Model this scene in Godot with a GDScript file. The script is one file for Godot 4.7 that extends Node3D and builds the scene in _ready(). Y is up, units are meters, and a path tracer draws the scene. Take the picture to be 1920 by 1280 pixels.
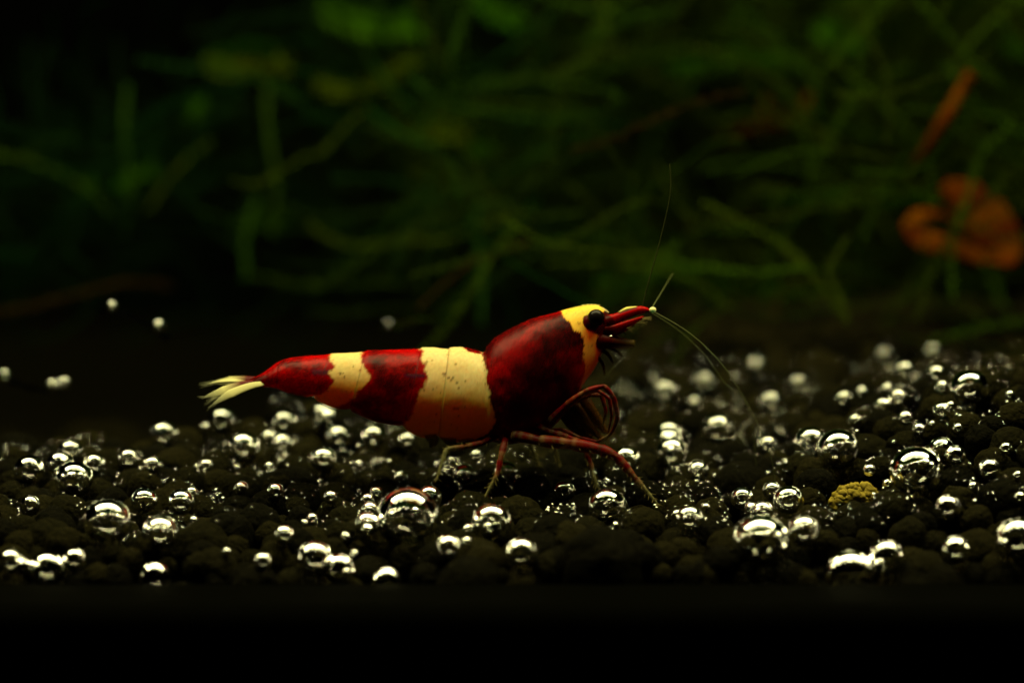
extends Node3D
# A red and cream dwarf shrimp on dark aquarium soil among air bubbles, blurred moss behind. Lengths in the code are millimetres; MM turns them into metres.

const MM := 0.001
const DIST := 220.0          # camera to the plane in which the shrimp stands (z = 0)
const SCALE := 34.3          # photo pixels (of 1920) per millimetre in that plane
const PITCH := 7.0           # camera looks down by so many degrees

var rng := RandomNumberGenerator.new()
var lumps := FastNoiseLite.new()
var fine := FastNoiseLite.new()
var M := {}
var counts := {}
var eye_at := Vector3.ZERO
var ahead := Vector3.ZERO
var upward := Vector3.ZERO


# ---------------------------------------------------------------- helpers
class Shape:
	var v := PackedVector3Array()
	var n := PackedVector3Array()
	var c := PackedColorArray()
	var t := PackedInt32Array()

	# a grid of nu rings with nv points each, closed around; hubs are the ring centres (to tell out from in)
	func rings(p: PackedVector3Array, col: PackedColorArray, nu: int, nv: int, hubs: PackedVector3Array, inward := false) -> void:
		var nn := PackedVector3Array()
		nn.resize(p.size())
		var f := PackedInt32Array()
		for i in nu - 1:
			for j in nv:
				var a := i * nv + j
				var b := i * nv + (j + 1) % nv
				var d := a + nv
				var e := b + nv
				var n1 := (p[d] - p[a]).cross(p[b] - p[a])
				var n2 := (p[d] - p[b]).cross(p[e] - p[b])
				nn[a] += n1; nn[b] += n1 + n2; nn[d] += n1 + n2; nn[e] += n2
				f.append_array([a, b, d, b, e, d])
		var turn := 0.0
		for i in nu:
			for j in nv:
				turn += nn[i * nv + j].dot(p[i * nv + j] - hubs[i])
		var flip := turn < 0.0
		if inward:
			flip = not flip
		var at := v.size()
		for i in p.size():
			var q := nn[i]
			q = q.normalized() if q.length_squared() > 0.0 else Vector3.UP
			n.append(-q if flip else q)
		v.append_array(p)
		c.append_array(col)
		for i in range(0, f.size(), 3):
			t.append(at + f[i])
			t.append(at + (f[i + 2] if flip else f[i + 1]))
			t.append(at + (f[i + 1] if flip else f[i + 2]))

	# a tube along a path: radius and colour at each point, flat squeezes it along «side»
	func tube(path: Array, rad: Array, cols: Array, sides := 10, flat := 1.0, side := Vector3.ZERO) -> void:
		var pts: Array = [path[0]] + path + [path[-1]]
		var rr: Array = [rad[0] * 0.02] + rad + [rad[-1] * 0.02]
		var cc: Array = [cols[0]] + cols + [cols[-1]]
		var p := PackedVector3Array()
		var col := PackedColorArray()
		var hubs := PackedVector3Array()
		var x := Vector3.ZERO
		var last := pts.size() - 1
		for i in pts.size():
			var k := clampi(i, 1, last - 1)
			var along: Vector3 = pts[mini(k + 1, last - 1)] - pts[maxi(k - 1, 1)]
			along = along.normalized()
			if i == 0:
				var s := side if side != Vector3.ZERO else (Vector3.UP if absf(along.y) < 0.8 else Vector3.BACK)
				x = (s - along * s.dot(along)).normalized()
			else:
				x = (x - along * x.dot(along)).normalized()
			var y := along.cross(x)
			for j in sides:
				var w := TAU * j / sides
				p.append(pts[i] + (x * cos(w) * flat + y * sin(w)) * rr[i])
				col.append(cc[i])
			hubs.append(pts[i])
		rings(p, col, pts.size(), sides, hubs)

	func ball(at: Vector3, r: Vector3, col: Color, nu := 16, nv := 24, inward := false, noise: FastNoiseLite = null, rough := 0.0, tint := 0.0) -> void:
		var p := PackedVector3Array()
		var cc := PackedColorArray()
		var hubs := PackedVector3Array()
		for i in nu:
			var th := PI * clampf(float(i) / (nu - 1), 0.001, 0.999)
			for j in nv:
				var ph := TAU * j / nv
				var d := Vector3(sin(th) * cos(ph), cos(th), sin(th) * sin(ph))
				var k := 1.0
				var m := 1.0
				if noise:
					var a := noise.get_noise_3dv(d * 100.0 + at * 1000.0)
					k += rough * a
					m += tint * noise.get_noise_3dv(d * 230.0 + at * 700.0)
				p.append(at + d * r * k)
				cc.append(Color(col.r * m, col.g * m, col.b * m, col.a))
			hubs.append(at)
		rings(p, cc, nu, nv, hubs, inward)

	# a thin leaf of four triangles, folded along its midrib; both sides drawn
	func leaf(root: Vector3, dir: Vector3, across: Vector3, lift: Vector3, size: float, col: Color) -> void:
		var at := v.size()
		var tip := root + dir * size
		var mid := root + dir * size * 0.45 + lift * size * 0.08
		var l := mid + across * size * 0.2 - lift * size * 0.14
		var r := mid - across * size * 0.2 - lift * size * 0.14
		v.append_array([root, l, mid, r, tip])
		n.append_array([lift, (lift + across * 0.4).normalized(), lift, (lift - across * 0.4).normalized(), lift])
		for k in 5:
			c.append(col)
		for f in [[0, 1, 2], [0, 2, 3], [1, 4, 2], [2, 4, 3]]:
			if (v[at + f[2]] - v[at + f[0]]).cross(v[at + f[1]] - v[at + f[0]]).dot(lift) < 0.0:
				t.append_array([at + f[0], at + f[2], at + f[1]])
			else:
				t.append_array([at + f[0], at + f[1], at + f[2]])

	func mesh(origin := Vector3.ZERO) -> ArrayMesh:
		var a := []
		a.resize(Mesh.ARRAY_MAX)
		var q := PackedVector3Array()
		q.resize(v.size())
		for i in v.size():
			q[i] = (v[i] - origin) * 0.001
		a[Mesh.ARRAY_VERTEX] = q
		a[Mesh.ARRAY_NORMAL] = n
		a[Mesh.ARRAY_COLOR] = c
		a[Mesh.ARRAY_INDEX] = t
		var m := ArrayMesh.new()
		m.add_surface_from_arrays(Mesh.PRIMITIVE_TRIANGLES, a)
		return m


func numbered(called: String) -> String:
	var k: int = counts.get(called, 0)
	counts[called] = k + 1
	return called if k == 0 else "%s_%03d" % [called, k]


func tag(o: Node, label := "", category := "", group := "", kind := "") -> void:
	if label: o.set_meta("label", label)
	if category: o.set_meta("category", category)
	if group: o.set_meta("group", group)
	if kind: o.set_meta("kind", kind)


func put(called: String, mesh: Mesh, material: Material, parent: Node = null, at := Vector3.ZERO) -> MeshInstance3D:
	var o := MeshInstance3D.new()
	o.name = numbered(called) if parent == null else called
	o.mesh = mesh
	o.material_override = material
	o.position = at * MM
	(parent if parent else self).add_child(o, true)
	return o


func base(called: String, at: Vector3) -> Node3D:
	var o := Node3D.new()
	o.name = numbered(called)
	o.position = at * MM
	add_child(o, true)
	return o


# the point at depth z that stands at pixel (u, v) of the photograph
func at(u: float, v: float, z := 0.0) -> Vector3:
	var f := SCALE * DIST
	var d := ahead + Vector3.RIGHT * ((u - 960.0) / f) - upward * ((v - 640.0) / f)
	return eye_at + d * ((z - eye_at.z) / d.z)


func mix(a: Color, b: Color, k: float) -> Color:
	return a.lerp(b, clampf(k, 0.0, 1.0))


# height of the soil
func soil(x: float, z: float) -> float:
	var hill := 4.5 * smoothstep(12.0, 29.0, x) * smoothstep(-25.0, -8.0, z) * smoothstep(13.0, 2.0, z)
	var brink := lerpf(-9.0, -21.0, smoothstep(-21.0, -8.0, x)) - 28.0 * smoothstep(2.0, 10.0, x)      # drop shaped into the bed behind the tail to keep it dark
	return -8.45 - 0.125 * maxf(z, -38.0) + hill - 11.0 * smoothstep(0.0, 9.0, brink - z) + 0.35 * lumps.get_noise_2d(x * 9.0, z * 9.0)


# Catmull-Rom through rows of numbers
func curve(rows: Array, s: float) -> Array:
	var k := clampi(int(s), 0, rows.size() - 2)
	var t := s - k
	var a: Array = rows[maxi(k - 1, 0)]
	var b: Array = rows[k]
	var c: Array = rows[k + 1]
	var d: Array = rows[mini(k + 2, rows.size() - 1)]
	var out := []
	for i in b.size():
		out.append(0.5 * (2.0 * b[i] + (c[i] - a[i]) * t + (2.0 * a[i] - 5.0 * b[i] + 4.0 * c[i] - d[i]) * t * t + (3.0 * b[i] - a[i] - 3.0 * c[i] + d[i]) * t * t * t))
	return out


# a smooth path through photo pixels [u, v, z], as points
func path(px: Array, steps := 6) -> Array:
	var out := []
	var n := (px.size() - 1) * steps
	for i in n + 1:
		var q := curve(px, float(i) / steps)
		out.append(at(q[0], q[1], q[2]))
	return out


func ramp(keys: Array, n: int) -> Array:      # keys: numbers or colours spread evenly
	var out := []
	for i in n:
		var s := float(i) / maxi(n - 1, 1) * (keys.size() - 1)
		var k := mini(int(s), keys.size() - 2)
		out.append(lerp(keys[k], keys[k + 1], s - k))
	return out


func plain(c: Color, rough: float, spec: float) -> StandardMaterial3D:
	var m := StandardMaterial3D.new()
	m.albedo_color = c.linear_to_srgb()
	m.roughness = rough
	m.metallic_specular = spec
	return m


func tinted(rough: float, spec: float, alpha := false) -> StandardMaterial3D:
	var m := StandardMaterial3D.new()
	m.vertex_color_use_as_albedo = true
	m.roughness = rough
	m.metallic_specular = spec
	if alpha:
		m.transparency = BaseMaterial3D.TRANSPARENCY_ALPHA
		m.cull_mode = BaseMaterial3D.CULL_DISABLED
	return m


func grain(freq: float, seed_: int) -> NoiseTexture2D:
	var f := FastNoiseLite.new()
	f.noise_type = FastNoiseLite.TYPE_SIMPLEX_SMOOTH
	f.frequency = freq
	f.fractal_octaves = 4
	f.seed = seed_
	var t := NoiseTexture2D.new()
	t.width = 256
	t.height = 256
	t.seamless = true
	t.noise = f
	return t


func _ready() -> void:
	# ------------------------------------------------------------ camera, air, lamp, exposure
	var pitch := deg_to_rad(PITCH)
	ahead = Vector3(0, -sin(pitch), -cos(pitch))
	upward = Vector3(0, cos(pitch), -sin(pitch))
	eye_at = -ahead * DIST
	var cam := Camera3D.new()
	cam.name = "camera"
	cam.position = eye_at * MM
	cam.rotation.x = -pitch
	cam.near = 0.01
	cam.far = 3.0
	var lens := CameraAttributesPhysical.new()
	lens.frustum_focal_length = 141.5
	lens.frustum_focus_distance = (DIST - 2.5) * MM
	lens.exposure_aperture = 22.0
	lens.frustum_near = 0.01
	lens.frustum_far = 3.0
	cam.attributes = lens
	cam.fov = rad_to_deg(2.0 * atan(640.0 / (SCALE * DIST)))
	add_child(cam)
	cam.current = true
	var env := Environment.new()
	env.background_mode = Environment.BG_COLOR
	env.background_color = Color.BLACK
	env.tonemap_mode = Environment.TONE_MAPPER_LINEAR
	env.tonemap_exposure = 3.3
	env.sdfgi_enabled = true
	env.ssao_enabled = true
	env.ssil_enabled = true
	var air := WorldEnvironment.new()
	air.environment = env
	add_child(air)
	var lamp := base("aquarium_lamp", Vector3(-6, 130, -9))
	tag(lamp, "flat white lamp panel hanging above the tank", "lamp")
	var glow := plain(Color(0.8, 0.8, 0.75), 0.5, 0.3)
	glow.emission_enabled = true
	glow.emission = Color(1.0, 0.96, 0.66)
	glow.emission_energy_multiplier = 0.6
	var plate := BoxMesh.new()
	plate.size = Vector3(240, 3, 78) * MM
	put("diffuser", plate, glow, lamp)
	var shell := BoxMesh.new()
	shell.size = Vector3(248, 8, 86) * MM
	put("housing", shell, plain(Color(0.03, 0.03, 0.03), 0.5, 0.4), lamp, Vector3(0, 5.6, 0))
	var light := AreaLight3D.new()
	light.name = "lamp_light"
	light.area_size = Vector2(240, 78) * MM
	light.light_color = Color(1.0, 0.97, 0.69)
	light.light_energy = 0.0355
	light.set("area_range", 1.0)
	light.set("area_attenuation", 2.0)
	light.shadow_enabled = true
	add_child(light)
	light.position = Vector3(-6, 128, -9) * MM
	light.rotation.x = -PI / 2

	# ------------------------------------------------------------ materials
	rng.seed = 7
	lumps.seed = 3
	lumps.frequency = 0.01
	lumps.fractal_octaves = 3
	fine.seed = 11
	fine.frequency = 0.05
	fine.fractal_octaves = 3
	var rough_map := grain(0.03, 5)
	var speckle := grain(0.06, 9)
	var tones := Gradient.new()
	tones.set_color(0, Color(0.55, 0.55, 0.55))
	tones.set_color(1, Color(1, 1, 1))
	speckle.color_ramp = tones
	for k in 3:
		var m := plain([Color(0.00427, 0.00367, 0.00093), Color(0.00602, 0.00503, 0.00126), Color(0.00202, 0.00175, 0.00049)][k], 0.85, 0.07)
		m.heightmap_enabled = true
		m.heightmap_texture = rough_map
		m.heightmap_scale = 0.018
		m.albedo_texture = speckle
		m.uv1_triplanar = true
		m.uv1_scale = Vector3.ONE * 320.0
		M["soil%d" % k] = m
	M.rim = plain(Color(0.0003, 0.0003, 0.0001), 0.8, 0.03)
	M.wall = plain(Color(0.00015, 0.00019, 0.00015), 0.8, 0.05)
	var g := StandardMaterial3D.new()            # an air bubble under water: the inside of a ball of water's index
	g.albedo_color = Color(1, 1, 1, 0.0)
	g.roughness = 0.0
	g.refraction_enabled = true
	g.refraction_scale = 0.033
	g.cull_mode = BaseMaterial3D.CULL_DISABLED
	M.air = g
	M.shell = tinted(0.36, 0.12)
	M.shell.subsurf_scatter_enabled = true
	M.shell.subsurf_scatter_strength = 0.3
	M.limb = tinted(0.45, 0.15, true)
	M.moss = tinted(0.7, 0.06)
	M.moss.backlight_enabled = true
	M.moss.backlight = Color(0.3, 0.4, 0.1)
	M.eye = plain(Color(0.003, 0.002, 0.002), 0.25, 0.16)
	M.leaf = tinted(0.7, 0.06)
	M.crumb = tinted(0.85, 0.07)

	tank()
	var bubbles := bubble_spots()
	soil_bed(bubbles)
	moss()
	shrimp()
	air_bubbles(bubbles)
	crumb()
	dead_leaf()


# ---------------------------------------------------------------- the tank
func tank() -> void:
	var wall := BoxMesh.new()
	wall.size = Vector3(360, 200, 6) * MM
	tag(put("back_wall", wall, M.wall, null, Vector3(0, 60, -150)), "", "", "", "structure")
	# the black rim along the foot of the front pane: rounded bar
	var s := Shape.new()
	var y0 := -10.9
	var p := PackedVector3Array()
	var cols := PackedColorArray()
	var hubs := PackedVector3Array()
	var outline := []
	for k in 13:
		var w := PI / 2 * k / 12.0
		outline.append(Vector2(19.0 + 1.2 * sin(w), y0 - 1.2 + 1.2 * cos(w)))
	outline.append_array([Vector2(20.2, y0 - 30), Vector2(13.4, y0 - 30), Vector2(13.4, y0 - 0.5), Vector2(13.9, y0)])
	for x in [-150.0, -149.9, 149.9, 150.0]:
		var k := 0.01 if absf(x) == 150.0 else 1.0
		for q in outline:
			p.append(Vector3(x, y0 - 8 + (q.y - y0 + 8) * k, 16.8 + (q.x - 16.8) * k))
			cols.append(Color.WHITE)
		hubs.append(Vector3(x, y0 - 8, 16.8))
	s.rings(p, cols, 4, outline.size(), hubs)
	tag(put("tank_rim", s.mesh(Vector3(0, y0, 16.8)), M.rim, null, Vector3(0, y0, 16.8)), "black rim along the foot of the tank in front of the soil", "tank rim")


# ---------------------------------------------------------------- bubbles: [u, top of the bright cap v, width of the cap, z or 999]
func bubble_spots() -> Array:
	var list := "54 852 41;131 822 36;112 844 38;139 862 52;176 849 30;241 839 31;285 854 25;306 788 42;385 859 20;416 764 38;456 808 46;452 901 20;270 913 36;339 916 36;359 911 18;56 927 27;201 932 65;300 964 50;19 1028 36;40 1043 16;88 1031 50;60 1048 16;139 1026 32;290 1050 46;425 1026 12;363 967 12;8 690 25;97 709 24;120 704 26;297 597 26;210 562 22;"
	list += "532 768 36;504 804 26;529 810 34;603 755 34;617 765 26;634 795 36;700 796 36;764 808 28;606 836 36;504 865 13;516 904 24;620 918 20;705 911 19;689 924 19;694 939 25;752 881 20;673 862 12;765 909 86;805 908 34;870 869 28;893 842 17;890 881 12;949 863 32;688 959 34;688 982 16;532 983 28;585 961 16;570 973 10;492 1034 26;590 1011 50;636 1035 46;654 1063 16;725 1061 42;922 942 54;841 1001 34;878 982 14;913 979 16;931 977 12;875 1006 12;646 997 12;"
	list += "978 1006 46;1058 899 30;1046 909 10;1138 912 52;1174 835 38;1254 787 38;1254 801 40;1260 819 46;1347 774 48;1304 741 22;1309 862 30;1293 946 38;1270 954 16;1324 942 12;1392 912 32;1440 815 30;1410 940 20;1430 937 30;1427 961 78;1138 896 10;1246 708 40;1320 694 36;1416 665 38;"
	list += "1445 731 36;1497 700 30;1581 732 26;1657 647 32;1696 675 32;1749 641 32;1756 682 30;1767 712 22;1685 727 30;1655 745 24;1819 690 54;1603 775 20;1698 768 24;1723 792 20;1748 788 11;1766 753 26;1782 751 14;1895 731 14;1797 792 17;1522 798 48;1573 802 60;1631 868 18;1665 897 14;1719 833 72;1766 818 38;1793 834 28;1887 828 20;1856 858 30;1909 882 12;1825 903 12;1778 926 36;1448 901 26;1479 908 42;1508 964 44;1596 1026 74;1663 1010 50;1647 1046 18;1793 1003 40;1909 968 60;1877 1010 16;1914 921 16;1616 722 20;1663 717 20;728 597 20;610 752 22;1108 880 14;382 792 14;664 1030 10;1225 700 16;1376 700 12"
	var out := []
	for row in list.split(";"):
		var q := row.split_floats(" ")
		var w: float = q[2]
		if q[1] < 830.0:
			w = maxf(w - 2.0, w * 0.9)
		var r_px := w * (0.56 if q[1] < 745.0 and q[0] < 800.0 else 0.7)
		var z := 12.0
		var held := q[1] < 745.0 and q[0] < 480.0        # these cling to dark moss stems behind the tail
		if held or q[1] < 600.0:
			z = -13.0 if held else -20.0
		while z > -110.0:
			var p := at(q[0], q[1] + r_px, z)
			var r := r_px / SCALE * (eye_at.distance_to(p) / DIST)
			if held or q[1] < 600.0 or p.y - soil(p.x, p.z) <= r * 0.45 + 0.7:
				out.append({"at": p, "r": r, "u": q[0], "v": q[1] + r_px})
				break
			z -= 0.2
	return out


func air_bubbles(list: Array) -> void:
	var s := Shape.new()
	s.ball(Vector3.ZERO, Vector3.ONE, Color.WHITE, 33, 48, true)
	var one := s.mesh()
	var keyed := {}
	list.sort_custom(func(a, b): return a.u < b.u)
	for b in list:
		var size := "large" if b.r > 1.1 else "middle-sized" if b.r > 0.62 else "small" if b.r > 0.36 else "tiny"
		var where := ""
		if b.v < 745.0 and b.u < 800.0:
			where = "in the dark behind the tail"
		elif b.v < 745.0:
			where = "on the far soil right of the antennae" if b.u > 1540.0 else "on the far soil behind the antennae"
		elif b.v > 1015.0:
			where = "along the front edge, left of the middle" if b.u < 960.0 else "along the front edge, right of the middle"
		elif b.u < 480.0:
			where = "on dark soil left of the shrimp, upper rows" if b.v < 905.0 else "on dark soil left of the shrimp, lower rows"
		elif b.u < 830.0:
			where = "on soil under the tail" if b.v < 890.0 else "on soil in front of the tail"
		elif b.u < 1225.0:
			where = "between the shrimp's legs"
		elif b.u < 1500.0:
			where = "under the long antennae, farther rows" if b.v < 890.0 else "under the long antennae, nearer rows"
		else:
			where = "on the soil mound, upper slope" if b.v < 860.0 else "on the soil mound, lower slope"
		var key := size + "|" + where
		if not keyed.has(key):
			keyed[key] = []
		keyed[key].append(b)
	var nth := ["first", "second", "third", "fourth", "fifth", "sixth", "seventh", "eighth", "ninth", "tenth", "eleventh", "twelfth", "thirteenth", "fourteenth", "fifteenth", "sixteenth"]
	for key in keyed:
		var words: PackedStringArray = key.split("|")
		var row: Array = keyed[key]
		for k in row.size():
			var b: Dictionary = row[k]
			var o := put("air_bubble", one, M.air, null, b.at)
			var k2 := 0.94 + 0.06 * fine.get_noise_1d(b.u * 7.0)
			o.scale = Vector3(b.r, b.r * k2, b.r)
			var label := "%s air bubble %s" % [words[0], words[1]]
			if row.size() > 1:
				label = "%s %s air bubble from left %s" % [nth[mini(k, 15)], words[0], words[1]]
			tag(o, label, "bubble", "air bubbles on the soil")


# ---------------------------------------------------------------- soil
func soil_bed(bubbles: Array) -> void:
	var bed := base("soil_bed", Vector3(0, -9, 0))
	tag(bed, "", "", "", "structure")
	var s := Shape.new()
	var nx := 60
	var nz := 60
	for i in nx + 1:
		for j in nz + 1:
			var x := -90.0 + 180.0 * i / nx
			var z := 13.0 - 163.0 * j / nz
			s.v.append(Vector3(x, soil(x, z) - 1.7, z))
			s.n.append(Vector3(0, 0.99, 0.12))
			s.c.append(Color.WHITE)
	for i in nx:
		for j in nz:
			var a := i * (nz + 1) + j
			s.t.append_array([a, a + 1, a + nz + 1, a + 1, a + nz + 2, a + nz + 1])
	put("ground", s.mesh(Vector3(0, -9, 0)), M.soil2, bed)
	# granules: rough balls in six shapes
	var shapes := []
	var noise := FastNoiseLite.new()
	noise.seed = 21
	noise.frequency = 0.012
	noise.fractal_octaves = 3
	for k in 6:
		var q := Shape.new()
		q.ball(Vector3(k * 3.0, 0, 0), Vector3(1.0, 0.86 + 0.04 * (k % 3), 0.95), Color.WHITE, 15, 22, false, noise, 0.15)
		shapes.append(q.mesh(Vector3(k * 3.0, 0, 0)))
	var all := []
	for k in [[350, 1062, 62, 12.0], [882, 1072, 70, 12.1], [1125, 1068, 80, 11.8], [1740, 1058, 78, 11.8], [575, 1088, 36, 12.0], [1300, 1086, 40, 12.0], [1485, 1090, 34, 12.1], [215, 1090, 34, 12.0], [1880, 1090, 44, 12.0], [1562, 905, 52, 2.0], [1052, 985, 40, 6.0], [480, 985, 44, 6.0], [1640, 985, 60, 7.0], [800, 1000, 44, 7.0], [1000, 925, 40, 1.0]]:
		all.append({"at": at(k[0], k[1], k[3]), "r": k[2] / SCALE, "m": 2})
	var z := 11.7
	while z > -62.0:
		var x := -76.0
		while x < 76.0:
			var px := x + rng.randf_range(-0.75, 0.75)
			var pz := z + rng.randf_range(-0.75, 0.75)
			var r := rng.randf_range(0.75, 1.45)
			if rng.randf() < 0.1:
				r *= 1.25
			var py := soil(px, pz) - rng.randf_range(0.0, 0.7)
			all.append({"at": Vector3(px, py, minf(pz, 11.9)), "r": r, "m": rng.randi() % 3})
			if z > -12.0:
				all.append({"at": Vector3(px + 0.9, soil(px, pz) - rng.randf_range(0.9, 1.3), minf(pz + 0.5, 12.2)), "r": rng.randf_range(0.6, 0.95), "m": rng.randi() % 3})
			x += 1.85
		z -= 1.7
	var kept := []
	bubbles = bubbles + [{"at": at(1600, 946, 3.4), "r": 1.5}]
	for q in all:
		var p: Vector3 = q.at
		for b in bubbles:
			var bp: Vector3 = b.at
			if absf(bp.x - p.x) > 5.0 or absf(p.x) > 44.0:
				continue
			# let no granule push into a bubble ...
			var flat := Vector2(bp.x - p.x, bp.z - p.z).length()
			var need: float = q.r + b.r * 0.8
			if flat < need and p.y > bp.y - sqrt(need * need - flat * flat) and p.y < bp.y + need:
				p.y = bp.y - sqrt(need * need - flat * flat)
			# ... nor stand on top of one
			var cap := bp + Vector3(0, b.r * 0.35, 0)
			var ray := (cap - eye_at).normalized()
			var along := (p - eye_at).dot(ray)
			if along < (cap - eye_at).length():
				var foot := eye_at + ray * along
				if p.distance_to(foot) < q.r + b.r * 0.2:
					p.y = minf(p.y, foot.y - (q.r + b.r * 0.2) * 0.98)
		if p.y > soil(p.x, p.z) - 3.0:
			q.at = p
			kept.append(q)
	kept.sort_custom(func(a, b): return score(a) > score(b))
	var rest := []
	for i in kept.size():
		var q: Dictionary = kept[i]
		var turn := Basis.from_euler(Vector3(rng.randf() * TAU, rng.randf() * TAU, rng.randf() * TAU))
		q.turn = turn
		if i < 290:
			var o := put("granule", shapes[rng.randi() % 6], M["soil%d" % q.m], bed, q.at - Vector3(0, -9, 0))
			o.basis = turn.scaled(Vector3.ONE * q.r)
		else:
			rest.append(q)
	for k in 3:
		var some := rest.filter(func(q): return q.m == k)
		var mm := MultiMesh.new()
		mm.transform_format = MultiMesh.TRANSFORM_3D
		mm.mesh = shapes[k * 2]
		mm.instance_count = some.size()
		for i in some.size():
			mm.set_instance_transform(i, Transform3D(some[i].turn.scaled(Vector3.ONE * some[i].r), (some[i].at - Vector3(0, -9, 0)) * MM))
		var o := MultiMeshInstance3D.new()
		o.name = "granules"
		o.multimesh = mm
		o.material_override = M["soil%d" % k]
		tag(o, "", "", "", "stuff")
		bed.add_child(o, true)
	# beads of gas sitting on the granules
	var spots := []
	for q in kept:
		var p: Vector3 = q.at
		if p.z < -30.0 or p.z > 7.5 or absf(p.x) > 33.0:
			continue
		var rich := maxf(0.0, lumps.get_noise_3d(p.x * 30.0, p.y * 30.0, p.z * 30.0) + 0.09)
		var n := int(rich * 68.0 + rng.randf() * 2.5)
		for k in n:
			var d := Vector3(rng.randf_range(-1, 1), rng.randf_range(-0.25, 1), rng.randf_range(-0.4, 1)).normalized()
			var r := 0.034 + 0.06 * pow(rng.randf(), 2.5) + (0.08 if rng.randf() < 0.04 else 0.0)
			spots.append([p + d * (q.r * 0.99 + r), r])
	spots.append([at(1146, 631, 1.75), 0.09])  # extra bead added at the head in place of a specular glint
	var bead := Shape.new()
	bead.ball(Vector3.ZERO, Vector3.ONE, Color.WHITE, 10, 14, true)
	var mm := MultiMesh.new()
	mm.transform_format = MultiMesh.TRANSFORM_3D
	mm.mesh = bead.mesh()
	mm.instance_count = spots.size()
	for i in spots.size():
		mm.set_instance_transform(i, Transform3D(Basis.from_scale(Vector3.ONE * spots[i][1]), spots[i][0] * MM))
	var beads := MultiMeshInstance3D.new()
	beads.name = "gas_beads"
	beads.multimesh = mm
	beads.material_override = M.air
	tag(beads, "tiny glittering beads of gas clinging to the dark soil granules", "bubbles", "", "stuff")
	add_child(beads, true)
	print("granules ", kept.size(), " beads ", spots.size(), " bubbles ", bubbles.size())


func score(q: Dictionary) -> float:
	var p: Vector3 = q.at
	if absf(p.x) > 29.0:
		return -1.0
	return q.r * (24.0 + p.z) / 36.0 + (p.y - soil(p.x, p.z)) * 0.5


# ---------------------------------------------------------------- moss
func frond(n: int, length: float, bend: float, leaf_size: float, col: Color) -> Shape:
	var s := Shape.new()
	var pts := []
	var p := Vector3.ZERO
	var dir := Vector3(0, 1, 0)
	for i in n + 1:
		pts.append(p)
		dir = (dir + Vector3(rng.randf_range(-1, 1), rng.randf_range(-0.4, 0.4), rng.randf_range(-1, 1)) * bend).normalized()
		p += dir * length / n
	s.tube(pts, ramp([0.09, 0.05], n + 1), ramp([col * 0.7, col], n + 1), 4)
	leaves(s, pts, leaf_size, col)
	return s


func leaves(s: Shape, pts: Array, size: float, col: Color) -> void:
	for i in range(1, pts.size()):
		var along: Vector3 = (pts[i] - pts[i - 1]).normalized()
		var side := along.cross(Vector3(0.3, 0.2, 1)).normalized()
		for k in [-1.0, 1.0]:
			for h in 2:
				var root: Vector3 = pts[i - 1].lerp(pts[i], h * 0.5 + rng.randf() * 0.3)
				var dir: Vector3 = (side * k + along * 0.8 + Vector3(rng.randf_range(-0.4, 0.4), rng.randf_range(-0.4, 0.4), rng.randf_range(-0.4, 0.4))).normalized()
				var across: Vector3 = along.cross(dir).cross(dir).normalized()
				var m := rng.randf_range(0.7, 1.3)
				s.leaf(root, dir, across, across.cross(dir).normalized(), size * rng.randf_range(0.7, 1.2), Color(col.r * m, col.g * m, col.b * m))


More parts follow.
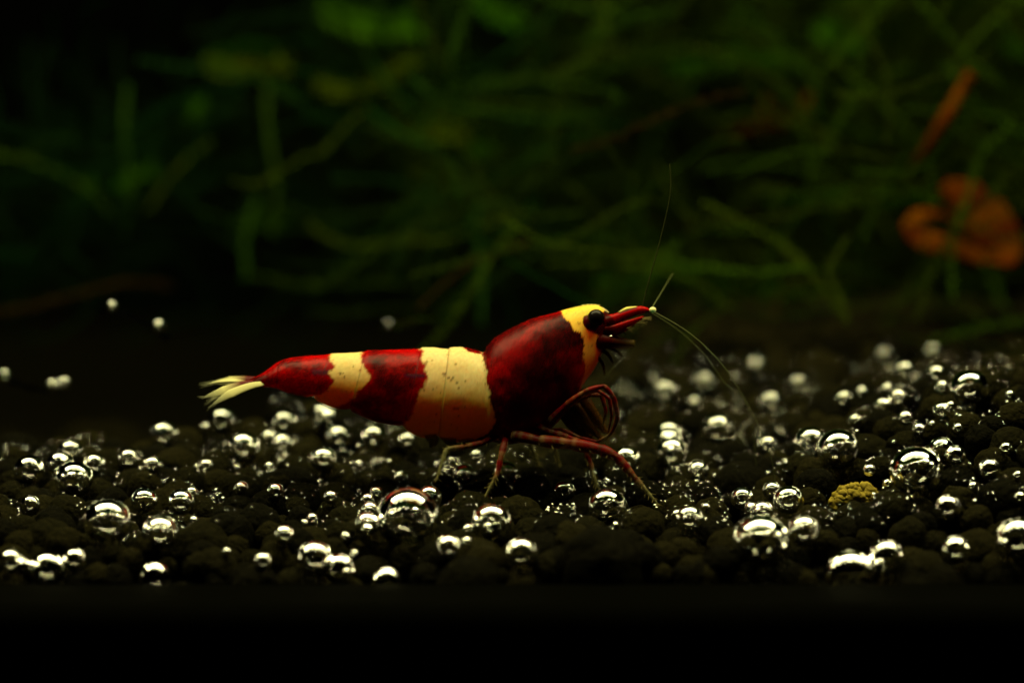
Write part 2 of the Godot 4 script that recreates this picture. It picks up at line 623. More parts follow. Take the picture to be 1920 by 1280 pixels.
func moss() -> void:
	var patch := FastNoiseLite.new()
	patch.seed = 5
	patch.frequency = 0.075
	patch.fractal_octaves = 2
	var kinds := []
	for k in 4:
		kinds.append(frond(14, 13.0 + 1.5 * k, 0.15 + 0.05 * k, 0.52, Color.WHITE).mesh())
	var spots := [[], [], [], []]
	for i in 7000:
		var deep := i % 2 == 0
		var p := Vector3(rng.randf_range(-48, 48), rng.randf_range(-8, 32), rng.randf_range(-95, -64) if deep else rng.randf_range(-52, -27))
		var gap := patch.get_noise_3dv(p)
		var px := p.x * DIST / (DIST - p.z)
		var up := (p.y * 0.9925 - p.z * 0.1219) * DIST / (DIST - p.z)        # height above the middle of the picture, in the shrimp's plane
		var want := 0.0 if deep else 0.09
		if px < -10.0:
			want += maxf(0.0, up - 11.5) * 0.3 * smoothstep(-9.0, -17.0, px)
		want += maxf(0.0, (5.0 if px < -4.0 else 1.5) - up) * 0.07
		if px < -5.0 and not deep and p.z > -40.0:
			continue
		if gap < want or up < 0.5 and px < 4.0:
			continue
		var turn := Basis.from_euler(Vector3(rng.randf_range(-0.9, 0.9), rng.randf_range(-0.7, 0.7), rng.randf_range(-2.4, 2.4)))
		var warm := clampf(0.5 + 0.04 * px + rng.randf_range(-0.4, 0.4), 0.0, 1.0)
		var col := Color(0.00175, 0.00752, 0.00114).lerp(Color(0.00752, 0.01216, 0.00046), warm)
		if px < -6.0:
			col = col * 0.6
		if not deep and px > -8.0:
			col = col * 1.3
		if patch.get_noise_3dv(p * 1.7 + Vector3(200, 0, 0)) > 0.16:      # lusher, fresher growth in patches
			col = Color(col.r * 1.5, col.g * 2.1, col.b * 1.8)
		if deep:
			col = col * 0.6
		elif rng.randf() < 0.015:
			col = Color(0.01064, 0.00547, 0.00091)
		elif rng.randf() < 0.14:
			col = Color(0.00912, 0.02736, 0.00122).lerp(Color(0.01976, 0.0304, 0.00091), rng.randf())
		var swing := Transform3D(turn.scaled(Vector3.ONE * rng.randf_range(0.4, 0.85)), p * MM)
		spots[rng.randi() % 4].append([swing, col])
	var root := base("moss_bank", Vector3(0, 0, -50))
	tag(root, "dense bank of blurred dark green aquatic moss filling the background", "moss", "", "stuff")
	for k in 4:
		var mm := MultiMesh.new()
		mm.transform_format = MultiMesh.TRANSFORM_3D
		mm.use_colors = true
		mm.mesh = kinds[k]
		mm.instance_count = spots[k].size()
		for i in spots[k].size():
			var t: Transform3D = spots[k][i][0]
			t.origin.z += 0.05
			mm.set_instance_transform(i, t)
			mm.set_instance_color(i, spots[k][i][1])
		var o := MultiMeshInstance3D.new()
		o.name = "fronds"
		o.multimesh = mm
		o.material_override = M.moss
		tag(o, "", "", "", "stuff")
		root.add_child(o, true)
	# single strands that can be told apart: [name words, colour, radius, leaf size, pixels]
	var bright := Color(0.01117, 0.03352, 0.00182)
	var lime := Color(0.01915, 0.02873, 0.00114)
	var dull := Color(0.0038, 0.01018, 0.00129)
	var rust := Color(0.02903, 0.01338, 0.00129)
	var strands := [
		["olive moss strand drooping in a shallow bow, upper left of the bank", lime * 0.7, 0.16, 0.9, [[380, 118, -40], [430, 130, -40], [490, 128, -40], [540, 118, -41]]],
		["thin moss strand arching over the olive bow at upper left", dull, 0.12, 0.6, [[385, 116, -42], [420, 96, -43], [470, 86, -44], [525, 95, -44]]],
		["yellow-green moss strand curving up to a bright tip above the tail", lime, 0.16, 0.8, [[590, 150, -38], [630, 168, -38], [690, 162, -38], [745, 130, -38], [778, 108, -38]]],
		["green moss tuft at the top edge above the curved strand", bright, 0.2, 1.3, [[600, 5, -42], [650, 35, -42], [720, 50, -42], [770, 45, -43]]],
		["short green moss sprig at the top edge right of the tuft", bright * 0.8, 0.2, 1.2, [[885, -10, -42], [930, 15, -42], [965, 40, -42]]],
		["small upright bright green leaf of moss in the left half", bright, 0.3, 0.8, [[360, 232, -40], [366, 210, -40], [370, 192, -40]]],
		["small bright slanting moss sprig left of the dark hollow", bright, 0.25, 0.7, [[158, 378, -38], [163, 362, -38], [172, 345, -38]]],
		["green moss sprig slanting up right of the upright leaf of the hollow", bright * 0.8, 0.2, 0.8, [[215, 355, -39], [245, 340, -39], [285, 322, -39]]],
		["dim moss sprig pointing right below the middle left", dull * 1.5, 0.2, 0.8, [[440, 428, -38], [490, 418, -38], [528, 402, -38]]],
		["broad pale moss tuft above the shrimp's back", lime * 0.8, 0.2, 1.2, [[752, 262, -38], [785, 245, -38], [830, 240, -38], [868, 246, -38]]],
		["bright moss tuft just right of the pale tuft", bright, 0.25, 1.0, [[880, 290, -37], [900, 280, -37], [915, 272, -37]]],
		["lower fringe of pale moss under the broad tuft", lime * 0.6, 0.2, 1.1, [[765, 318, -38], [800, 328, -38], [850, 326, -38]]],
		["long faint moss strand slanting down toward the shrimp's back", dull * 1.1, 0.14, 0.6, [[1010, 375, -32], [950, 440, -30], [890, 520, -28], [830, 610, -26]]],
		["wide green moss frond lying level in the upper right", bright * 0.8, 0.2, 0.8, [[1250, 130, -38], [1300, 128, -38], [1340, 116, -38], [1380, 108, -38], [1440, 110, -38], [1510, 116, -39]]],
		["thin dark strand rising above the level green frond", dull * 1.2, 0.14, 0.5, [[1380, 105, -38], [1395, 75, -39], [1420, 35, -40]]],
		["green moss sprig near the top right of the bank", bright * 0.8, 0.2, 1.2, [[1530, 45, -42], [1570, 70, -42], [1600, 72, -42]]],
		["long thin moss strand running level to the orange leaf", dull * 1.6, 0.15, 0.6, [[1440, 378, -34], [1520, 372, -33], [1600, 372, -32], [1680, 372, -31], [1750, 368, -31]]],
		["green moss strand rising right behind the rostrum", bright * 0.5, 0.18, 0.9, [[1115, 540, -30], [1170, 528, -31], [1230, 512, -32], [1300, 500, -33]]],
		["dim moss strand sagging right of the upright antenna", dull * 1.3, 0.16, 0.8, [[1300, 505, -34], [1370, 535, -34], [1450, 548, -34], [1540, 560, -34]]],
		["moss strand curving through the dark to the upper slope", dull * 1.3, 0.16, 0.8, [[1560, 540, -36], [1620, 580, -36], [1700, 600, -36], [1800, 600, -36]]],
		["ochre moss tip standing among brown stems, right half", rust * 1.2, 0.28, 0.5, [[1430, 225, -38], [1434, 205, -38], [1437, 188, -38]]],
		["second ochre moss tip right of the brown stems", rust * 1.4, 0.3, 0.5, [[1505, 220, -38], [1510, 200, -38], [1514, 180, -38]]],
		["brown dying moss stem slanting below the ochre tips", rust * 0.6, 0.2, 0.7, [[1350, 265, -39], [1400, 245, -39], [1450, 235, -39], [1480, 215, -39]]],
		["pale green sprig at the far right top", dull * 2.0, 0.2, 0.8, [[1885, 88, -40], [1905, 90, -40], [1930, 92, -40]]],
		["dark bare moss stem carrying three blurred bubbles at the left edge", dull * 0.1, 0.09, 0.3, [[-30, 712, -13.5], [10, 710, -13.5], [60, 728, -13.5], [110, 730, -13.5]]],
		["dark bare moss stem with one bright bubble behind the tail", dull * 0.1, 0.09, 0.3, [[180, 590, -13.5], [225, 588, -13.5], [297, 624, -13.5], [312, 634, -13.5]]],
		["yellowish moss sprig lying behind the shrimp's abdomen", lime * 0.3, 0.12, 0.4, [[716, 620, -20.4], [750, 606, -20.4], [790, 600, -21], [815, 600, -21]]],
	]
	for st in strands:
		var s := Shape.new()
		var px: Array = st[4]
		for q in px:
			if q[2] < -24.0:
				q[2] -= 13.0
		var pts := path(px, 5)
		var n := pts.size()
		s.tube(pts, ramp([st[2], st[2] * 0.7], n), ramp([st[1] * 0.8, st[1]], n), 6)
		leaves(s, pts, st[3], st[1])
		var o: Vector3 = pts[0]
		tag(put("moss_strand", s.mesh(o), M.moss, null, o), st[0], "moss", "single moss strands in front of the bank")


# ---------------------------------------------------------------- the shrimp
func edge(line: Array, v: float) -> float:      # u of a colour boundary at height v
	if v <= line[0][1]:
		return line[0][0]
	for k in line.size() - 1:
		if v <= line[k + 1][1]:
			return lerpf(line[k][0], line[k + 1][0], (v - line[k][1]) / (line[k + 1][1] - line[k][1]))
	return line[-1][0]


func coat(u: float, v: float, p: Vector3) -> Color:
	var wob := 9.0 * lumps.get_noise_3d(p.x * 70.0, p.y * 90.0, p.z * 70.0) + 4.0 * fine.get_noise_3d(p.x * 60.0, p.y * 60.0, p.z * 60.0)
	var a := edge([[620, 660], [624, 672], [629, 683], [621, 693], [626, 706], [619, 723], [606, 733], [578, 738]], v)
	var b := edge([[676, 655], [681, 681], [694, 700], [683, 714], [664, 737], [641, 754], [620, 770]], v)
	var c := edge([[786, 650], [794, 675], [799, 697], [797, 711], [785, 734], [773, 765], [757, 790], [745, 800]], v)
	var d := edge([[872, 655], [906, 662], [910, 690], [915, 715], [925, 760], [925, 790], [912, 806], [890, 818]], v)
	var e := edge([[1050, 580], [1053, 588], [1065, 600], [1072, 614], [1089, 618], [1095, 640], [1094, 662], [1097, 680], [1088, 710]], v)
	var f := edge([[1140, 572], [1136, 582], [1096, 588], [1091, 600], [1101, 614], [1117, 622], [1116, 640], [1126, 660], [1124, 690], [1120, 700]], v)
	var x := u + wob
	var pale := smoothstep(-3.5, 3.5, x - a) * smoothstep(-3.5, 3.5, b - x) + smoothstep(-3.5, 3.5, x - c) * smoothstep(-2.5, 2.5, d - x) + smoothstep(-2.0, 2.0, x - e) * smoothstep(-2.0, 2.0, f - x)
	# opaque cream on the back; shading towards the belly painted in as ochre
	var belly_shade := smoothstep(680.0, 822.0, v + 14.0 * lumps.get_noise_3d(p.x * 50.0, p.y * 50.0, p.z * 50.0))
	var cream := Color(0.23712, 0.22131, 0.0988).lerp(Color(0.22131, 0.18179, 0.01976), smoothstep(0.0, 0.5, belly_shade)).lerp(Color(0.21736, 0.13042, 0.00471), smoothstep(0.45, 1.0, belly_shade))
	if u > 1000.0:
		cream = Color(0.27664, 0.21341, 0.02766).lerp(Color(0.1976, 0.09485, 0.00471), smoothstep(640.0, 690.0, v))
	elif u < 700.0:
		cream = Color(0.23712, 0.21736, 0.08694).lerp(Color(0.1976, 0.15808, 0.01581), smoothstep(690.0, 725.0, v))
	var spot := fine.get_noise_3d(p.x * 34.0, p.y * 60.0, p.z * 34.0)
	cream = cream.lerp(Color(0.0608, 0.0494, 0.0114), 0.7 * smoothstep(0.48, 0.58, spot))
	for q in [[834, 694, 5], [842, 700, 4], [850, 699, 3], [857, 708, 4], [861, 717, 3], [640, 694, 4], [648, 700, 3], [676, 688, 3]]:
		var far := Vector2(u - q[0] + 2.5 * fine.get_noise_2d(v * 30.0, u * 30.0), v - q[1]).length()
		cream = cream.lerp(Color(0.038, 0.0342, 0.0114), 0.75 * smoothstep(q[2], q[2] * 0.4, far))
	cream = cream * (1.0 + 0.16 * fine.get_noise_3d(p.x * 90.0, p.y * 90.0, p.z * 90.0))
	var blotch := 1.2 * lumps.get_noise_3d(p.x * 19.0 + 90.0, p.y * 26.0, p.z * 19.0) + 0.35 * fine.get_noise_3d(p.x * 20.0, p.y * 20.0, p.z * 20.0)
	var red := Color(0.0212, 0.00068, 0.00053).lerp(Color(0.068, 0.0018, 0.0007), smoothstep(0.0, 0.4, blotch)).lerp(Color(0.00752, 0.00038, 0.00053), smoothstep(0.0, -0.45, blotch)) * (1.0 + 0.7 * fine.get_noise_3d(p.x * 130.0, p.y * 130.0, p.z * 130.0) + 0.5 * lumps.get_noise_3d(p.x * 160.0, p.y * 160.0, p.z * 160.0))
	red = red.lerp(Color(0.08892, 0.0041, 0.00106), 0.75 * exp(-pow(minf(minf(absf(x - a), absf(x - b)), absf(x - c)) / 14.0, 2)))
	red = red.lerp(Color(0.0684, 0.00175, 0.00068), 0.7 * exp(-(pow((u - 960.0) / 28.0, 2) + pow((v - 650.0) / 22.0, 2))))
	# dark streaks along the flanks
	var streak := maxf(exp(-pow((v - 692.0) / 6.0, 2)) * smoothstep(580.0, 592.0, u) * smoothstep(628.0, 618.0, u), exp(-pow((v - 696.0) / 4.0, 2)) * smoothstep(750.0, 770.0, u) * smoothstep(802.0, 795.0, u))
	red = red.lerp(Color(0.012, 0.006, 0.012), 0.9 * streak)
	return red.lerp(cream, clampf(pale, 0.0, 1.0))


func shrimp() -> void:
	var home := Vector3(3, -8.4, 0)
	var root := base("shrimp", home)
	tag(root, "red and cream banded dwarf shrimp walking right over dark soil", "shrimp")
	# body: rows of [top u, top v, bottom u, bottom v, half width in mm]
	var rows := [
		[436, 721, 438, 727, 0.22], [455, 716, 456, 724, 0.38], [475, 708, 476, 723, 0.6], [500, 694, 497, 725, 0.85], [522, 679, 518, 727, 1.02], [545, 672, 538, 732, 1.15], [580, 668, 566, 737, 1.28], [617, 665, 588, 744, 1.38],
		[655, 662, 622, 756, 1.52], [680, 660, 652, 767, 1.62], [730, 657, 703, 782, 1.78], [784, 655, 752, 797, 1.92], [812, 653, 785, 811, 2.0], [838, 655, 818, 818, 2.03], [864, 653, 850, 821, 2.08], [890, 657, 885, 822, 2.12], [906, 661, 912, 824, 2.14],
		[914, 648, 926, 828, 2.28], [930, 632, 946, 832, 2.36], [962, 614, 976, 829, 2.42], [1000, 597, 1012, 817, 2.36], [1035, 588, 1046, 790, 2.15], [1060, 581, 1074, 752, 1.85], [1084, 575, 1096, 716, 1.5], [1106, 572, 1114, 692, 1.16],
		[1124, 574, 1128, 664, 0.92], [1138, 586, 1139, 650, 0.74], [1150, 596, 1149, 642, 0.55], [1158, 606, 1156, 632, 0.3]]
	var nu := 560
	var nv := 112
	var joints := [4.0, 7.0, 9.1, 11.1, 13.1, 16.6]
	var p := PackedVector3Array()
	var cols := PackedColorArray()
	var hubs := PackedVector3Array()
	for i in nu:
		var s := float(i) / (nu - 1) * (rows.size() - 1)
		var q := curve(rows, s)
		var swell := 1.0
		var lobe := 0.0
		var seam_shade := 0.0          # crevice shade between two rings, painted into the colour
		for k in joints.size() - 1:          # each ring of the tail widens to its rear edge, which laps over the next
			if s >= joints[k] and s < joints[k + 1]:
				var t: float = (joints[k + 1] - s) / (joints[k + 1] - joints[k])
				swell = 1.0 + 0.036 * t * t * smoothstep(1.0, 0.96, t)
				seam_shade = exp(-pow((1.0 - t) / 0.035, 2))
				lobe = 11.0 * (sqrt(maxf(0.0, sin(PI * t))) - 0.45) * smoothstep(3.5, 7.0, s)
		var end := 1.0
		if i == 0 or i == nu - 1:
			end = 0.02
		var mu: float = (q[0] + q[2]) / 2.0
		var mv: float = (q[1] + q[3]) / 2.0
		var belly := smoothstep(8.0, 14.0, s) * (1.0 - smoothstep(20.0, 24.0, s))
		for j in nv:
			var w := TAU * j / nv
			var cw := cos(w)
			var sw := sin(w)
			var k := end * swell
			# the flanks of the tail rings are lobed below; the carapace ends in a sharp lower edge
			var u: float = mu + (q[0] - q[2]) / 2.0 * cw * k
			var v: float = mv + (q[1] - q[3]) / 2.0 * cw * k + lobe * pow(maxf(-cw, 0.0), 3)
			var deep := signf(sw) * pow(absf(sw), 0.85) * (1.0 - 0.10 * cw - 0.12 * belly * maxf(-cw, 0.0))
			var z: float = q[4] * deep * k
			var o := at(u, v, 0.0)
			o.z = z
			var bump := 0.035 * fine.get_noise_3d(o.x * 12.0, o.y * 12.0, z * 12.0) + 0.012 * fine.get_noise_3d(o.x * 60.0, o.y * 60.0, z * 60.0)
			o += Vector3(0, cw, sw) * bump
			p.append(o)
			var skin := coat(u, v, o) * (1.0 - 0.42 * seam_shade)
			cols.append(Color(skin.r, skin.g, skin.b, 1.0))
		hubs.append(at(mu, mv, 0.0))
	var body := Shape.new()
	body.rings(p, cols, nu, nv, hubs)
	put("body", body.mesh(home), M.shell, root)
	var red := Color(0.0418, 0.00152, 0.00099)
	var deep_red := Color(0.0266, 0.00114, 0.00099)
	var gold := Color(0.2204, 0.1748, 0.0266)
	# eyes on short stalks, one each side
	for k in [1.0, -1.0]:
		var e := Shape.new()
		var c := at(1117, 591, 0.0)
		c.z = 1.12 * k
		e.ball(c, Vector3(0.47, 0.46, 0.42), Color.BLACK, 20, 28)
		var eye := put("eye", e.mesh(home), M.eye, root)
		var st := Shape.new()
		st.tube([at(1098, 606, 0.0) + Vector3(0, 0, 0.55 * k), at(1106, 602, 0.0) + Vector3(0, 0, 0.85 * k), at(1113, 598, 0.0) + Vector3(0, 0, 1.08 * k)], [0.5, 0.46, 0.40], [gold * 0.8, red, deep_red], 14)
		put("eye_stalk", st.mesh(home), M.shell, eye)
	# beak between the eyes, with its fine teeth
	var bk := Shape.new()
	var bp := path([[1070, 582, 0], [1100, 576, 0], [1126, 578, 0], [1142, 586, 0]], 4)
	bk.tube(bp, ramp([0.14, 0.13, 0.09, 0.02], bp.size()), ramp([gold, gold * 1.1, Color(0.5, 0.3, 0.06)], bp.size()), 10, 1.0)
	for k in 5:
		var a: Vector3 = bp[3 + k]
		bk.tube([a + Vector3(-0.1, 0.06, 0), a + Vector3(0.02, 0.13, 0), a + Vector3(0.14, 0.17, 0)], [0.05, 0.035, 0.01], [gold, gold, gold], 6)
	put("beak", bk.mesh(home), M.shell, root)
	var amber_hair := Color(0.114, 0.0912, 0.0304, 0.5)
	# head limbs: stout feeler bases and the scales below them, one pair on each side
	for k in [1.0, -1.0]:
		var s1 := Shape.new()
		var a1 := path([[1138, 604, 0.5 * k], [1158, 596, 0.6 * k], [1180, 587, 0.65 * k], [1203, 581, 0.65 * k], [1217, 582, 0.6 * k]], 4)
		s1.tube(a1, ramp([0.4, 0.28, 0.25, 0.22, 0.08], a1.size()), ramp([deep_red, deep_red, red, red * 0.8, red], a1.size()), 14)
		var a2 := path([[1160, 587, 0.6 * k], [1175, 580, 0.65 * k], [1195, 576, 0.65 * k]], 3)
		s1.tube(a2, ramp([0.05, 0.12, 0.05], a2.size()), ramp([gold * 0.9, gold, gold], a2.size()), 8)
		put("feeler_base", s1.mesh(home), M.shell, root)
		var s2 := Shape.new()
		var b1 := path([[1132, 625, 0.7 * k], [1153, 619, 0.95 * k], [1180, 608, 1.0 * k], [1207, 594, 0.95 * k]], 4)
		s2.tube(b1, ramp([0.36, 0.3, 0.24, 0.04], b1.size()), ramp([deep_red, deep_red, red * 0.9, red], b1.size()), 14, 0.45, Vector3(0, 0, 1))
		put("feeler_scale", s2.mesh(home), M.shell, root)
		var s3 := Shape.new()
		var c1 := path([[1122, 640, 0.6 * k], [1146, 640, 0.75 * k], [1170, 644, 0.8 * k], [1190, 645, 0.8 * k]], 4)
		s3.tube(c1, ramp([0.5, 0.38, 0.28, 0.2], c1.size()), ramp([Color(0.0456, 0.0019, 0.00152, 1), Color(0.038, 0.0038, 0.0019, 0.9), Color(0.0304, 0.0114, 0.00304, 0.6), Color(0.076, 0.0494, 0.0114, 0.7)], c1.size()), 12)
		put("antenna_base", s3.mesh(home), M.limb, root)
		var s4 := Shape.new()          # small palps that hang below the mouth
		for h in [[1122, 652, 1140, 664, 1150, 682, 0.13], [1116, 664, 1130, 682, 1134, 704, 0.12], [1128, 648, 1152, 656, 1168, 668, 0.09]]:
			var d1 := path([[h[0], h[1], 0.5 * k], [h[2], h[3], 0.7 * k], [h[4], h[5], 0.8 * k]], 4)
			s4.tube(d1, ramp([h[6], h[6] * 0.8, 0.03], d1.size()), ramp([red, Color(0.0532, 0.0228, 0.00456, 0.7), Color(0.076, 0.0532, 0.0152, 0.5)], d1.size()), 8)
		for h in 30:
			var a4: Vector3 = b1[5 + h % 7]
			var d4 := Vector3(rng.randf_range(0.5, 1), rng.randf_range(-0.6, 0.2), rng.randf_range(-0.3, 0.3)).normalized()
			s4.tube([a4, a4 + d4 * 0.35, a4 + d4 * 0.6], [0.02, 0.015, 0.006], [amber_hair, amber_hair, amber_hair], 4)
		put("mouth_palp", s4.mesh(home), M.limb, root)
	var tip := Shape.new()
	tip.ball(at(1224, 581, 0.6), Vector3(0.2, 0.16, 0.16), Color(0.323, 0.285, 0.114), 10, 14)
	put("feeler_tip", tip.mesh(home), M.shell, root)
	# antennae
	var pale := Color(0.0608, 0.06992, 0.02432, 0.7)
	for a in [[[[1204, 578, 0.7], [1216, 530, 1.2], [1237, 455, 1.8], [1252, 392, 2.2], [1258, 350, 2.4], [1256, 308, 2.5]], 0.036, 0.026], [[[1222, 578, 0.2], [1242, 545, -1.5], [1262, 512, -4.0]], 0.03, 0.016], [[[1226, 584, 0.8], [1290, 622, 1.6], [1345, 672, 2.2], [1385, 728, 2.6], [1418, 788, 3.0], [1446, 858, 3.4], [1454, 905, 3.4]], 0.028, 0.016], [[[1222, 586, -0.6], [1276, 622, -1.0], [1322, 666, -1.2], [1358, 716, -1.2], [1396, 750, -1.2], [1412, 800, -1.0], [1418, 872, -0.6]], 0.024, 0.014], [[[1190, 646, -0.8], [1172, 668, -1.4], [1150, 690, -1.8], [1136, 706, -2.0]], 0.045, 0.02]]:
		var s := Shape.new()
		var pts := path(a[0], 8)
		s.tube(pts, ramp([a[1], a[2]], pts.size()), ramp([pale, pale * Color(1, 1, 1, 0.95 if a[0][0][1] == 578 else 0.6)], pts.size()), 6)
		put("antenna", s.mesh(home), M.limb, root)
	# walking legs: red thighs, glassy shins, a small claw; [pixels], radii, how red along the way
	var glass := Color(0.10853, 0.10214, 0.0415, 0.62)
	var leg_red := Color(0.062, 0.0023, 0.0012)
	var leg_dark := Color(0.036, 0.0015, 0.0009)
	var legs := [
		[[[938, 812, 1.3], [905, 830, 1.9], [870, 838, 2.2], [838, 842, 2.4], [828, 868, 2.7], [818, 900, 3.0]], [0.3, 0.24, 0.22, 0.2, 0.15, 0.07], [leg_dark, leg_red, leg_red, glass, glass, glass]],
		[[[950, 812, 1.0], [946, 830, 2.2], [938, 862, 2.9], [934, 884, 3.1], [922, 908, 3.3], [908, 934, 3.5]], [0.34, 0.28, 0.22, 0.19, 0.15, 0.06], [leg_dark, leg_red, leg_red, leg_red, glass, glass]],
		[[[985, 815, -1.2], [994, 834, -1.8], [1002, 852, -2.2], [1010, 878, -2.5], [1019, 906, -2.8]], [0.26, 0.2, 0.17, 0.14, 0.06], [leg_dark, glass, glass, glass, glass]],
		[[[1030, 815, -1.6], [1042, 845, -2.6], [1048, 868, -3.2], [1056, 894, -3.6]], [0.22, 0.16, 0.13, 0.06], [leg_dark, glass, glass, glass]],
		[[[1040, 815, 0.6], [1078, 826, 0.9], [1100, 846, 1.2], [1106, 868, 1.4], [1112, 892, 1.6], [1120, 914, 1.8]], [0.34, 0.3, 0.26, 0.24, 0.22, 0.1], [leg_dark, leg_red, leg_red, leg_red, glass, glass]],
		[[[960, 815, 1.9], [1010, 826, 2.4], [1070, 832, 2.7], [1125, 842, 3.0], [1158, 858, 3.2], [1192, 898, 3.4], [1214, 922, 3.6], [1236, 948, 3.8]], [0.42, 0.46, 0.48, 0.48, 0.38, 0.28, 0.16, 0.05], [leg_dark, leg_dark, leg_red, leg_red, leg_red, leg_red, glass, glass]],
		[[[1000, 800, 1.5], [1040, 812, 2.0], [1075, 824, 2.3], [1098, 834, 2.5], [1112, 862, 2.8]], [0.34, 0.3, 0.27, 0.22, 0.1], [leg_dark, leg_dark, leg_red, leg_red, glass]],
		[[[1030, 792, 1.8], [1062, 760, 2.2], [1098, 734, 2.5], [1132, 724, 2.6], [1150, 744, 2.6], [1158, 780, 2.5], [1150, 806, 2.3], [1132, 828, 2.1]], [0.34, 0.3, 0.24, 0.2, 0.2, 0.2, 0.15, 0.06], [leg_dark, leg_red, leg_red, leg_red, leg_red, leg_red, leg_red, glass]],
		[[[1050, 770, 1.5], [1086, 742, 1.8], [1120, 732, 1.9], [1142, 748, 1.9], [1147, 780, 1.8], [1140, 812, 1.6]], [0.2, 0.17, 0.15, 0.14, 0.12, 0.05], [leg_dark, leg_red, leg_red, leg_red, leg_red, leg_dark]],
		[[[1062, 756, 0.3], [1094, 746, 0.5], [1112, 764, 0.6], [1116, 796, 0.6], [1108, 822, 0.6]], [0.2, 0.17, 0.15, 0.12, 0.05], [leg_dark, leg_red, leg_red, leg_dark, glass]],
		[[[1010, 812, 1.0], [1052, 806, 1.5], [1090, 822, 1.8], [1120, 828, 1.9], [1146, 812, 1.9]], [0.24, 0.2, 0.18, 0.14, 0.05], [leg_dark, leg_dark, leg_red, leg_red, glass]],
		[[[1040, 785, 0.9], [1076, 752, 1.2], [1108, 740, 1.3], [1128, 742, 1.3], [1136, 770, 1.3], [1130, 800, 1.2]], [0.28, 0.24, 0.2, 0.18, 0.16, 0.06], [leg_dark, leg_dark, leg_red, leg_red, leg_red, glass]],
	]
	for l in legs:
		var s := Shape.new()
		var pts := []                    # straight pieces that bend at the joints
		for i in (l[0].size() - 1) * 8 + 1:
			var c0: Array = curve(l[0], i / 8.0)
			var k0: int = mini(i / 8, l[0].size() - 2)
			var t0: float = i / 8.0 - k0
			var straight := []
			for h in 3:
				straight.append(lerpf(lerpf(l[0][k0][h], l[0][k0 + 1][h], t0), c0[h], 0.3))
			pts.append(at(straight[0], straight[1], straight[2]))
		var rad: Array = ramp(l[1], pts.size())
		for i in rad.size():            # each piece swells from a narrow joint
			var t1 := fposmod(i / 8.0, 1.0)
			rad[i] *= 0.54 + 0.2 * sin(PI * pow(t1, 0.7)) + 0.12 * exp(-pow((t1 - 0.06) / 0.07, 2))
		var cc: Array = ramp(l[2], pts.size())
		for i in cc.size():
			var m: float = (1.0 + 0.6 * fine.get_noise_1d(i * 37.0 + l[0][0][0])) * (0.55 if i % 8 == 0 and i > 0 else 1.0)
			var thin := 0.3 * smoothstep(0.0, 0.4, fine.get_noise_1d(i * 19.0 + l[0][0][1]))      # glassy stretches between the red
			cc[i] = cc[i].lerp(glass, thin)
			cc[i] = Color(cc[i].r * m, cc[i].g * m, cc[i].b * m, cc[i].a * 0.88)
		s.tube(pts, rad, cc, 12)
		for i in range(4, pts.size() - 1):      # sparse bristles
			for h in (2 if l[0][-1][1] > 880 else 0):
				var d5: Vector3 = ((pts[i + 1] - pts[i]).normalized() + Vector3(rng.randf_range(-1, 1), rng.randf_range(-1, 0.6), rng.randf_range(-1, 1))).normalized()
				s.tube([pts[i], pts[i] + d5 * (rad[i] + 0.12), pts[i] + d5 * (rad[i] + 0.3)], [0.022, 0.016, 0.006], [amber_hair, amber_hair, amber_hair], 4)
		put("leg", s.mesh(home), M.limb, root)
	# feeding limbs tucked under the mouth, glassy ochre with bristles
	var amber := Color(0.055, 0.022, 0.003, 0.55)
	for k in [1.0, -1.0]:
		for f in [[[1065, 745, 0.7], [1085, 772, 0.9], [1104, 800, 1.0], [1128, 822, 0.9]], [[1085, 735, 0.5], [1102, 762, 0.8], [1120, 790, 0.9], [1136, 812, 0.8]], [[1050, 760, 0.6], [1070, 790, 0.8], [1098, 818, 0.8], [1122, 834, 0.7]]]:
			var s := Shape.new()
			var px := []
			for q in f:
				px.append([q[0], q[1], q[2] * k])
			var pts := path(px, 5)
			s.tube(pts, ramp([0.34, 0.36, 0.3, 0.08], pts.size()), ramp([deep_red, amber, amber], pts.size()), 12, 0.6, Vector3(0, 0, 1))
			for i in range(3, pts.size()):
				for h in 3:
					var d := Vector3(rng.randf_range(0.2, 1), rng.randf_range(-0.8, 0.4), rng.randf_range(-0.5, 0.5)).normalized()
					s.tube([pts[i], pts[i] + d * 0.3, pts[i] + d * 0.55], [0.025, 0.018, 0.008], [amber, amber, amber], 4)
			put("feeding_limb", s.mesh(home), M.limb, root)
	# swimmerets: small glassy paddles under the tail
	var smoke := Color(0.16, 0.10, 0.02, 0.6)
	for k in [1.0, -1.0]:
		for f in [[800, 806, 812, 826, 806, 838], [830, 812, 846, 828, 844, 840], [860, 816, 880, 828, 884, 838], [890, 816, 908, 824, 914, 834]]:
			var s := Shape.new()
			var pts := path([[f[0], f[1], 0.9 * k], [f[2], f[3], 1.1 * k], [f[4], f[5], 1.1 * k]], 4)
			s.tube(pts, ramp([0.3, 0.34, 0.05], pts.size()), ramp([smoke, smoke], pts.size()), 10, 0.35, Vector3(0, 0, 1))
			put("swimmeret", s.mesh(home), M.limb, root)
	# tail fan: middle blade and two on each side, cream with clear fringes
	var ivory := Color(0.24502, 0.22526, 0.10275, 1)
	var clear := Color(0.15808, 0.15808, 0.09485, 0.25)
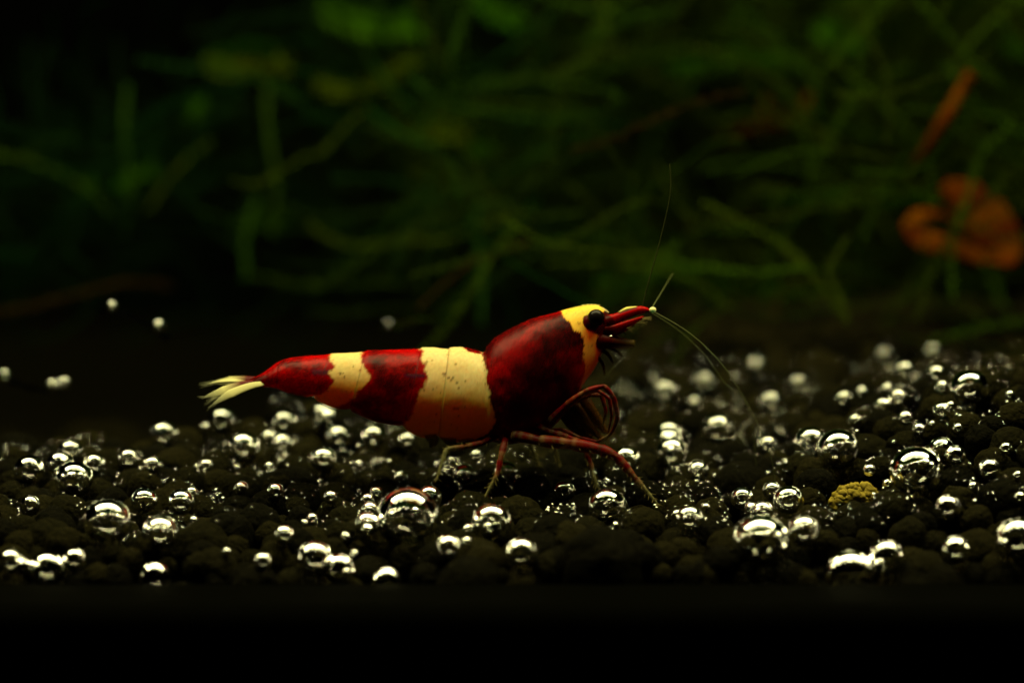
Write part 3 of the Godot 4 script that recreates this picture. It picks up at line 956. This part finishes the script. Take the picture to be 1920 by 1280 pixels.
	for f in [
		[[[462, 716, 0.0], [440, 714, 0.0], [415, 715, 0.0], [386, 720, 0.0]], [0.18, 0.4, 0.36, 0.05], [red, ivory, ivory, clear]],
		[[[500, 718, 0.6], [470, 723, 1.2], [432, 738, 1.8], [400, 757, 2.2]], [0.12, 0.2, 0.26, 0.05], [ivory, ivory, ivory, clear]],
		[[[480, 718, 0.5], [452, 722, 0.8], [420, 733, 1.1], [384, 744, 1.4]], [0.18, 0.24, 0.3, 0.05], [red, red, ivory, clear]],
		[[[490, 712, -0.6], [462, 712, -1.0], [430, 714, -1.4], [396, 717, -1.8]], [0.16, 0.24, 0.28, 0.05], [deep_red, red, ivory, clear]],
		[[[480, 718, -0.5], [455, 721, -0.8], [424, 733, -1.2], [394, 750, -1.5]], [0.16, 0.2, 0.24, 0.05], [red, red, ivory, clear]]]:
		var s := Shape.new()
		var pts := path(f[0], 7)
		s.tube(pts, ramp(f[1], pts.size()), ramp(f[2], pts.size()), 14, 0.3, Vector3(0, 0.7, 1).normalized() if f[0][1][2] != 0.0 else Vector3(0, 1, 0))
		var blade := put("tail_fin", s.mesh(home), M.limb, root)
		var fr := Shape.new()
		for i in range(pts.size() - 4, pts.size()):
			for h in 2:
				var d: Vector3 = (pts[-1] - pts[-3]).normalized() + Vector3(0, rng.randf_range(-0.35, 0.35), rng.randf_range(-0.5, 0.5))
				var a: Vector3 = pts[i] + Vector3(0, rng.randf_range(-0.1, 0.1), rng.randf_range(-0.15, 0.15))
				fr.tube([a, a + d * 0.25, a + d * 0.45], [0.018, 0.014, 0.006], [clear, clear, clear * Color(1, 1, 1, 0.5)], 4)
		put("fringe", fr.mesh(home), M.limb, blade)


# ---------------------------------------------------------------- small things
func crumb() -> void:
	var s := Shape.new()
	var c := at(1600, 940, 3.6)
	var noise := FastNoiseLite.new()
	noise.seed = 4
	noise.frequency = 0.02
	noise.fractal_octaves = 4
	var col := Color(0.095, 0.070, 0.012)
	s.ball(c + Vector3(0.1, -0.1, 0), Vector3(1.25, 0.85, 0.9), col, 28, 40, false, noise, 0.4, 0.5)
	for k in 90:
		var d := Vector3(rng.randf_range(-1, 1), rng.randf_range(-0.3, 1), rng.randf_range(-0.3, 1)).normalized()
		var q := c + d * Vector3(1.2, 0.86, 0.85)
		q += Vector3(0.25 if q.y > c.y + 0.3 else 0.0, 0, 0)
		var r := rng.randf_range(0.1, 0.36)
		s.ball(q, Vector3(r, r * 0.85, r) * 0.85, col * rng.randf_range(0.8, 1.25), 10, 14, false, noise, 0.45, 0.4)
	tag(put("food_crumb", s.mesh(c), M.crumb, null, c), "lumpy ochre food crumb lying on the soil below the paired bubbles", "food crumb")


func jag(keys: Array, n: int) -> Array:
	var out := ramp(keys, n)
	for i in n:
		out[i] *= 1.0 + 0.35 * fine.get_noise_1d(i * 160.0)
	return out


func dead_leaf() -> void:
	var s := Shape.new()
	var a := Color(0.042, 0.0085, 0.0007)
	var b := Color(0.058, 0.016, 0.0011)
	var pts := path([[1766, 356, -38], [1806, 366, -38], [1850, 412, -37], [1876, 462, -36], [1878, 492, -35], [1846, 488, -34]], 6)
	s.tube(pts, jag([0.4, 1.1, 1.6, 1.5, 1.0, 0.3], pts.size()), ramp([a, b * 0.8, a, a * 0.4, b, a * 0.7, a * 0.5, b, a * 0.9, b * 0.6, a], pts.size()), 14, 0.3, Vector3(0.5, 0.2, 1).normalized())
	var blade := base("dead_leaf", pts[0])
	tag(blade, "curled orange dead leaf hanging in the moss at far right", "leaf")
	put("blade", s.mesh(pts[0]), M.leaf, blade)
	var s2 := Shape.new()
	var q := path([[1846, 488, -34], [1790, 466, -34], [1742, 452, -34], [1714, 428, -35], [1728, 404, -36], [1762, 405, -37], [1796, 425, -37]], 6)
	s2.tube(q, jag([0.4, 0.75, 0.85, 0.7, 0.8, 0.9, 0.6], q.size()), ramp([b, b * 0.6, a, b, a * 0.5, b, b * 1.1, a * 0.6, a, b * 0.7], q.size()), 14, 0.4, Vector3(0.2, 0.5, 1).normalized())
	put("curled_edge", s2.mesh(pts[0]), M.leaf, blade)
	var s3 := Shape.new()
	var w := path([[1822, 138, -34], [1800, 175, -34], [1772, 222, -33], [1745, 268, -33], [1722, 300, -33], [1705, 335, -33]], 5)
	s3.tube(w, ramp([0.36, 0.4, 0.42, 0.4, 0.34, 0.2], w.size()), ramp([b * 0.8, b * 0.8, b * 0.7, b * 0.45, Color(0.00958, 0.00699, 0.00129), Color(0.00509, 0.00768, 0.00129)], w.size()), 10)
	tag(put("leaf_stalk", s3.mesh(w[-1]), M.leaf, null, w[-1]), "reddish brown stalk slanting up above the curled orange leaf", "stalk")
